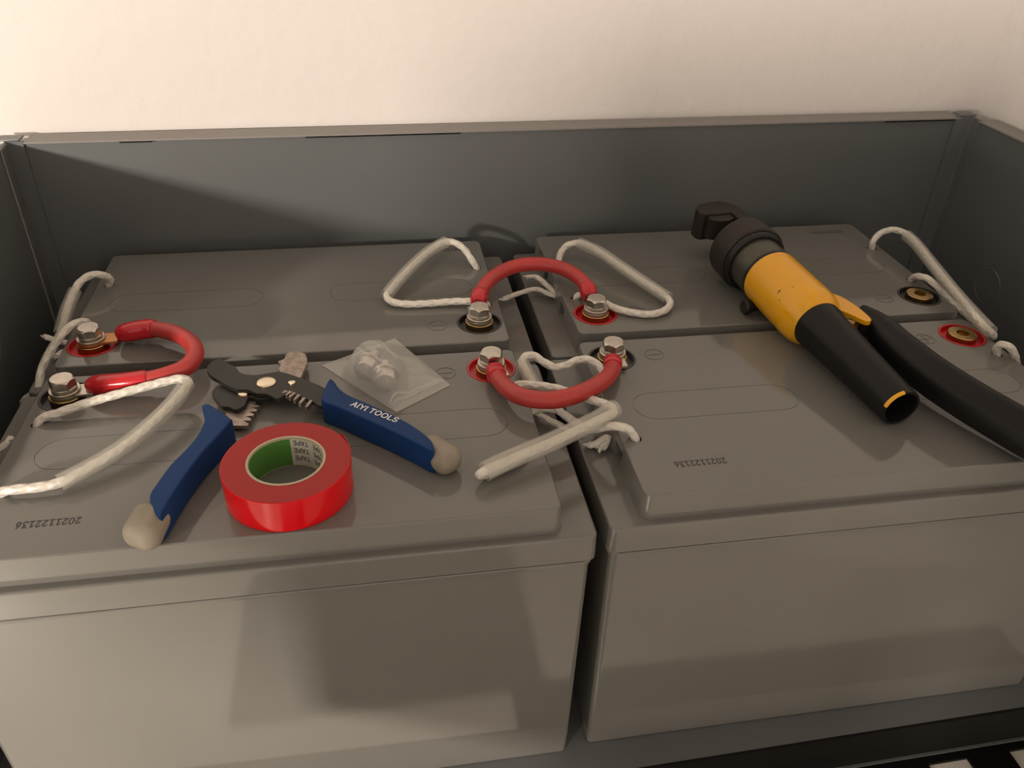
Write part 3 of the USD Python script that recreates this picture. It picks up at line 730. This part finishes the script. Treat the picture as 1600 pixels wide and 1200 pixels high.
for a, b in TEETH:
    a, b = np.array(a), np.array(b)
    d = (b - a)[:2]; d /= np.linalg.norm(d); n = np.array([-d[1], d[0]])
    part(ws, 'tooth', plate(np.array([a[:2] - n * 0.0011, a[:2] + n * 0.0011, b[:2] + n * 0.0005, b[:2] - n * 0.0009]), 0.0080, 0.0110, 0.0002, 1), 'plier_bare', 25, 'bare steel tooth of the crimping edge')
for (c, r, z) in (((-0.18679, 0.04081, 0.01200), 0.0057, 0.0105), ((-0.19988, 0.03512, 0.00820), 0.0034, 0.0070), ((-0.17170, 0.03786, 0.01160), 0.0024, 0.0105)):
    part(ws, 'rivet', lathe([(z - 0.002, r), (z + 0.0008, r), (z + 0.0015, r * 0.86), (z + 0.0018, r * 0.5), (z + 0.0019, 0)], V(c[0], c[1], 0), sides=32), 'rivet_steel', 35)

# ------------------------------------------------------------------ red tape
tc = V(-0.1693, -0.0452, 0)
tape = thing('tape_roll', 'roll of glossy red insulating tape lying flat in front of the wire stripper', 'tape', tuple(tc))
RO, RI, TH = 0.0325, 0.0186, 0.0190
wind = part(tape, 'tape_winding', lathe([(0.0, RI + 0.0012), (0.0, RO - 0.0004), (0.0004, RO), (TH - 0.0004, RO), (TH - 0.0002, RO - 0.0002), (TH - 0.0002, RI + 0.0012)], tc, sides=96, closed=True), 'tape_red', 35)
part(wind, 'tape_face', lathe([(TH - 0.0003, RI + 0.0012), (TH - 0.0003, RO - 0.0003), (TH, RO - 0.0005), (TH, RI + 0.0012)], tc, sides=96, closed=True), 'tape_side', 35, 'matt side face of the wound tape')
core = part(tape, 'core', lathe([(0.0001, RI), (0.0001, RI + 0.0013), (TH + 0.0003, RI + 0.0013), (TH + 0.0003, RI)], tc, sides=72, closed=True), 'tape_core', 35, 'beige cardboard core')


def arc_strip(c, r, a0, a1, z0, z1, th, n=24):
    a = np.radians(np.linspace(a0, a1, n))
    v = []
    for rr in (r, r - th):
        for z in (z0, z1):
            v.append(np.column_stack([c[0] + rr * np.cos(a), c[1] + rr * np.sin(a), np.full(n, z)]))
    v = np.vstack(v); f = []
    for i in range(n - 1):
        for p, q in ((0, 1), (1, 3), (3, 2), (2, 0)):
            f += [(p * n + i, p * n + i + 1, q * n + i + 1), (p * n + i, q * n + i + 1, q * n + i)]
    for i in (0, n - 1):
        f += [(i, n + i, 3 * n + i), (i, 3 * n + i, 2 * n + i)]
    m = trimesh.Trimesh(v, np.array(f), process=False); m.fix_normals()
    return m


part(core, 'core_label', arc_strip(tc, RI, 88, 190, 0.0008, TH - 0.0010, 0.00015), 'tape_label_green', 40, 'green half of the label inside the core')
part(core, 'core_label', arc_strip(tc, RI, 15, 88, 0.0008, TH - 0.0010, 0.00015), 'tape_label_white', 40, 'white half of the label printed TAPE')


def curved_text(text, height, z, ang, c, r, width):
    """lettering on the inside of the core, upside down as the label is; ang = angle of its middle"""
    t = meshkit.text_mesh(text, height, 0.0001, True)
    t = t.subdivide_to_size(0.0012)
    v = np.array(t.vertices)
    v[:, 0] *= width / (v[:, 0].max() - v[:, 0].min())
    v[:, 0] -= (v[:, 0].max() + v[:, 0].min()) / 2
    # seen from inside, +angle runs to the left; upside-down text reads to the left
    a = math.radians(ang) + v[:, 0] / r
    rr = r - 0.00015 - v[:, 2]
    t.vertices = np.column_stack([c[0] + rr * np.cos(a), c[1] + rr * np.sin(a), z - v[:, 1]])
    return t


for row in range(3):
    for ang in (34, 70):
        part(core, 'lettering', curved_text('TAPE', 0.0030, TH - 0.0018 - row * 0.0050, ang, tc, RI, 0.0085), 'tape_print', False, 'dark lettering TAPE')
# the loose end of the tape, lifted a little from the roll
a = np.radians(np.linspace(36, 6, 16)); lift = np.linspace(0.0012, 0.0, 16) ** 1.0
o = np.array([tc[:2] + (RO + 0.00005 + l) * np.array([math.cos(x), math.sin(x)]) for x, l in zip(a, lift)])
i = np.array([tc[:2] + (RO - 0.00020 + l) * np.array([math.cos(x), math.sin(x)]) for x, l in zip(a, lift)])
part(wind, 'loose_end', loft(np.vstack([o, i[::-1]]), [(0, 0.0004), (0, TH - 0.0002)]), 'tape_red', 35, 'loose tape end lifting from the roll')

# ------------------------------------------------------------------ plastic bag with two bolts
bq = [np.array(x) for x in ((-0.15595, 0.07232, 0.00050), (-0.11147, 0.01507, 0.00050), (-0.07714, 0.04000, 0.00050), (-0.10852, 0.10059, 0.00050))]
bc = sum(bq) / 4
BOLTS = [(np.array((-0.12728, 0.05716, 0.00700)), np.array((-0.12213, 0.07150, 0.00720))), (np.array((-0.11671, 0.04273, 0.00700)), np.array((-0.11609, 0.05926, 0.00720)))]
bag = thing('plastic_bag', 'small clear zip bag holding two bolts, beside the blue grip', 'bag', (bc[0], bc[1], 0.0002))
NB = 46
uu, vv = np.meshgrid(np.linspace(0, 1, NB), np.linspace(0, 1, NB), indexing='ij')
G = ((1 - uu) * (1 - vv))[..., None] * bq[0] + (uu * (1 - vv))[..., None] * bq[1] + (uu * vv)[..., None] * bq[2] + ((1 - uu) * vv)[..., None] * bq[3]


def bag_height(x, y):
    z = np.zeros_like(x)
    for h, t in BOLTS:
        d = t - h
        for k in np.linspace(-0.42, 0.85, 11):
            q = h + d * k
            z = np.maximum(z, (0.0190 - 0.0040 * max(k, 0)) * np.exp(-(((x - q[0]) ** 2 + (y - q[1]) ** 2) / 0.0122 ** 2) ** 2))
    return z


edge = np.minimum(np.minimum(uu, 1 - uu) * 12, np.minimum(vv, 1 - vv) * 12).clip(0, 1)
wr = meshkit.fbm(np.stack([G[..., 0] * 130, G[..., 1] * 130, G[..., 0] * 0], -1), 4, 3) - 0.5
ridge = np.abs(meshkit.noise(np.stack([G[..., 0] * 60 + G[..., 1] * 40, G[..., 1] * 35, G[..., 0] * 0], -1), 11) - 0.5)
top = 0.0008 + np.maximum(bag_height(G[..., 0], G[..., 1]), 0.0060 * np.sin(math.pi * uu) ** 0.8 * np.sin(math.pi * vv) ** 0.7) * edge ** 0.7 + (0.0028 * wr + 0.003 * (0.12 - ridge).clip(0, 1) * 4) * edge
top = np.maximum(top, 0.0007)


idx = np.arange(NB * NB).reshape(NB, NB)
quad = np.stack([idx[:-1, :-1], idx[1:, :-1], idx[1:, 1:], idx[:-1, 1:]], -1).reshape(-1, 4)
tri = np.vstack([quad[:, [0, 1, 2]], quad[:, [0, 2, 3]]])
tv = np.column_stack([G[..., 0].ravel(), G[..., 1].ravel(), top.ravel()])
bv = np.column_stack([G[..., 0].ravel(), G[..., 1].ravel(), np.full(NB * NB, 0.0004)])
part(bag, 'upper_film', trimesh.Trimesh(tv, tri, process=False), 'bag_film', True)
part(bag, 'lower_film', trimesh.Trimesh(bv, tri[:, ::-1], process=False), 'bag_film', True)
# zip strip: two ribs across the open side


for k in (0.90, 0.925):
    iu = k * (NB - 1)
    i0 = int(iu); w = iu - i0
    line = (1 - w) * np.column_stack([G[i0, :, 0], G[i0, :, 1], top[i0]]) + w * np.column_stack([G[i0 + 1, :, 0], G[i0 + 1, :, 1], top[i0 + 1]])
    part(bag, 'zip_rib', tube(line[1:-1:3] + V(0, 0, 0.0004), 0.0006, 0.002, 8), 'bag_film', True)
for n, (h, t) in enumerate(BOLTS):
    d = (t - h) / np.linalg.norm(t - h)
    lab = ('spare bolt in the clear bag, the one nearer the wire stripper jaws', 'spare bolt in the clear bag, the one nearer the middle of the bag')[n]
    b = thing('spare_bolt', lab, 'bolt', (h[0], h[1], 0.0005), 'spare bolts in the plastic bag')
    x, y, z = axis_frame(d)
    m = np.eye(4); m[:3, 0], m[:3, 1], m[:3, 2], m[:3, 3] = x, y, z, h
    part(b, 'head', place(man(hexagon(0.0130, -0.0055, 0.0, (0, 0), 0.3)).mirror((0, 0, 1)).translate((0, 0, -0.0055)), m), 'bolt_steel', 25)
    part(b, 'spring_washer', place(ring(0.0070, 0.0040, 0.0001, 0.0020), m), 'bolt_steel')
    part(b, 'flat_washer', place(ring(0.0086, 0.0040, 0.0022, 0.0037), m), 'bolt_steel')
    part(b, 'shank', place(lathe([(0, 0.0039), (0.0150, 0.0039), (0.0160, 0.0032)], V(0, 0, 0), sides=24), m), 'bolt_steel')

# ------------------------------------------------------------------ hydraulic crimping tool
A0, A1 = V(0.15926962, 0.15341352, 0.0265), V(0.17984492, -0.03452695, 0.0135)
AD = (A1 - A0) / np.linalg.norm(A1 - A0)
ct = thing('hydraulic_crimper', 'hydraulic crimping tool with yellow body and two black handles lying across the right batteries', 'tool', (0.170, 0.06, 0.0005))
part(ct, 'head_collar', lathe([(-0.011, 0.0175), (-0.011, 0.0236), (-0.009, 0.0252), (0.010, 0.0255), (0.0115, 0.0245), (0.0115, 0.0212)], A0, AD, 64), 'tool_head', 30)
part(ct, 'snap_ring', lathe([(0.0112, 0.0195), (0.0112, 0.0238), (0.0150, 0.0238), (0.0165, 0.0222), (0.0165, 0.0195)], A0, AD, 64, True), 'tool_black', 30)
part(ct, 'ram_cylinder', lathe([(0.0110, 0.0010), (0.0110, 0.0203), (0.0380, 0.0203), (0.0380, 0.0010)], A0, AD, 56), 'tool_ram', 30)
part(ct, 'seal_ring', lathe([(0.0345, 0.0195), (0.0345, 0.0206), (0.0370, 0.0206), (0.0370, 0.0195)], A0, AD, 56, True), 'tool_black', 30)
ybody = part(ct, 'yellow_body', lathe([(0.0368, 0.0010), (0.0368, 0.0200), (0.0380, 0.0209), (0.0600, 0.0210), (0.0850, 0.0211), (0.0900, 0.0208), (0.0950, 0.0197), (0.0985, 0.0180), (0.1000, 0.0168), (0.1000, 0.0010)], A0, AD, 64), 'tool_yellow', 30)
ht = [(0.0960, 0.0166), (0.1060, 0.0166), (0.1085, 0.0158), (0.130, 0.0148), (0.160, 0.0133), (0.188, 0.0123), (0.1900, 0.0119), (0.1900, 0.0103), (0.150, 0.0103), (0.150, 0.0010)]
th_ = part(ct, 'tube_handle', lathe(ht, A0, AD, 56), 'tool_rubber', 30)
part(th_, 'handle_bore', lathe([(0.1502, 0.0005), (0.1502, 0.0100), (0.1506, 0.0100), (0.1506, 0.0005)], A0, AD, 40), 'hole_dark', 30)
# worn yellow paint on the rim of the tube handle
xa, ya, da = axis_frame(AD)
toc = V(-0.75, -0.25, 0.75)
px_, py_ = toc @ xa, toc @ ya
a_mid = math.atan2(py_, px_)
seg = []
aa = np.linspace(a_mid - 0.65, a_mid + 0.55, 20)
for (s0, r0) in ((0.1885, 0.01235), (0.1902, 0.01205)):
    seg.append(np.array([A0 + AD * s0 + r0 * (math.cos(q) * xa + math.sin(q) * ya) for q in aa]))
seg.append(np.array([A0 + AD * 0.1903 + 0.0108 * (math.cos(q) * xa + math.sin(q) * ya) for q in aa]))
vv2 = np.vstack(seg); n = len(aa); ff = []
for k in range(2):
    for i in range(n - 1):
        ff += [(k * n + i, k * n + i + 1, (k + 1) * n + i + 1), (k * n + i, (k + 1) * n + i + 1, (k + 1) * n + i)]
part(th_, 'paint_mark', trimesh.Trimesh(vv2, np.array(ff), process=False), 'tool_yellow', True, 'worn yellow paint mark on the handle rim')
# yoke of the head: an end block, a spine on the far side and the dies between
lat = np.cross(AD, V(0, 0, 1)); lat /= np.linalg.norm(lat)          # to the camera's left
upv = np.cross(lat, AD); upv = upv if upv[2] > 0 else -upv


def yoke(pts, t0, t1, b=0.002):
    m = np.eye(4); m[:3, 0], m[:3, 1], m[:3, 2], m[:3, 3] = AD, lat, np.cross(AD, lat), A0
    if np.cross(AD, lat)[2] < 0:
        t0, t1 = -t1, -t0
    return place(plate(np.array(pts), t0, t1, b, 3), m)


yk = part(ct, 'yoke', yoke([(-0.010, -0.0215), (-0.010, -0.0115), (-0.0470, -0.0105), (-0.0470, 0.0130), (-0.0500, 0.0165), (-0.0570, 0.0165), (-0.0640, 0.0110), (-0.0670, 0.0020), (-0.0670, -0.0080), (-0.0640, -0.0150), (-0.0560, -0.0200), (-0.0300, -0.0215)], -0.0130, 0.0110), 'tool_head', 30)
part(yk, 'die', yoke([(-0.0475, -0.0095), (-0.0475, 0.0105), (-0.0400, 0.0105), (-0.0370, 0.0050), (-0.0370, -0.0040), (-0.0400, -0.0095)], -0.0085, 0.0085, 0.0005), 'tool_head', 30)
part(yk, 'die', yoke([(-0.0100, -0.0095), (-0.0210, -0.0095), (-0.0255, -0.0040), (-0.0255, 0.0050), (-0.0210, 0.0105), (-0.0100, 0.0105)], -0.0085, 0.0085, 0.0005), 'tool_ram', 30, 'bright-edged steel die in the jaw')
# release valve under the body, resting on the lid
part(ct, 'release_valve', lathe([(0.0, 0.0040), (0.012, 0.0040), (0.0125, 0.0052), (0.0165, 0.0056), (0.0180, 0.0046)], A0 + AD * 0.046 + lat * 0.0050 + V(0, 0, -0.0165), lat, 28), 'tool_black', 30, 'small black release valve knob')
# hinge cheeks and the lever handle
for z0, z1, pts in ((0.0255, 0.0290, [(0.18654, 0.07967), (0.19414, 0.07599), (0.19793, 0.06534), (0.19982, 0.05341), (0.19948, 0.04126), (0.19433, 0.04014), (0.18975, 0.04840), (0.18463, 0.05600), (0.17941, 0.06015)]),
                    (0.0085, 0.0125, [(0.19458, 0.07766), (0.20457, 0.06922), (0.21348, 0.06104), (0.21775, 0.05178), (0.20653, 0.03703), (0.20136, 0.04095), (0.19698, 0.05074), (0.18670, 0.06233)])):
    part(ct, 'hinge_cheek', plate(smooth_closed(np.array(pts), 4), z0, z1, 0.0006), 'tool_yellow', 30, 'yellow hinge cheek that holds the lever')
part(ct, 'hinge_pin', lathe([(0.0070, 0.0030), (0.0285, 0.0030)], V(*(0.19655, 0.04417), 0), sides=24), 'tool_black', 30)
lv = [(0.20872, 0.06614, 0.01900), (0.21002, 0.04657, 0.01900), (0.20993, 0.02022, 0.01850), (0.21303, -0.00743, 0.01800), (0.22111, -0.03476, 0.01700), (0.23004, -0.05786, 0.01620), (0.24029, -0.08200, 0.01550), (0.25226, -0.10594, 0.01500)]
p, s = spline(lv, 0.002)
rr = np.interp(s, [0, 0.012, 0.03, 0.06, s[-1] - 0.004, s[-1]], [0.0062, 0.0085, 0.0112, 0.0122, 0.0122, 0.0105])


def lever_r(i, ang):
    # a rounded bar with a shallow groove along its lower side
    return rr[i] * (1 - 0.10 * np.exp(-((ang - 5.3) / 0.28) ** 2) - 0.10 * np.exp(-((ang - 4.1) / 0.28) ** 2))


part(ct, 'lever_handle', sweep(p, 40, lever_r, 1.08), 'tool_rubber', 40, 'long black lever handle')
# worn specks on the yellow body
for s0, a_, w, l in ((0.080, 1.15, 0.0016, 0.0022), (0.074, 0.95, 0.0008, 0.0022), (0.079, 0.55, 0.0006, 0.0020), (0.083, 0.35, 0.0007, 0.0030)):
    th = a_
    rd = math.cos(th) * upv * 1.0 - math.sin(th) * lat * -1.0
    c = A0 + AD * s0 + rd * 0.02095
    e1 = AD; e2 = np.cross(rd, AD)
    q = np.array([c + e1 * (w * math.cos(k)) + e2 * (l * math.sin(k)) + rd * (0.0001 - 0.5 * (l * math.sin(k)) ** 2 / 0.021) for k in np.linspace(0, 2 * math.pi, 14, endpoint=False)])
    v = np.vstack([q, [c + rd * 0.00012]])
    part(ybody, 'scuff', trimesh.Trimesh(v, np.array([(k, (k + 1) % 14, 14) for k in range(14)]), process=False), 'grime', False, 'dark scuff on the yellow paint')
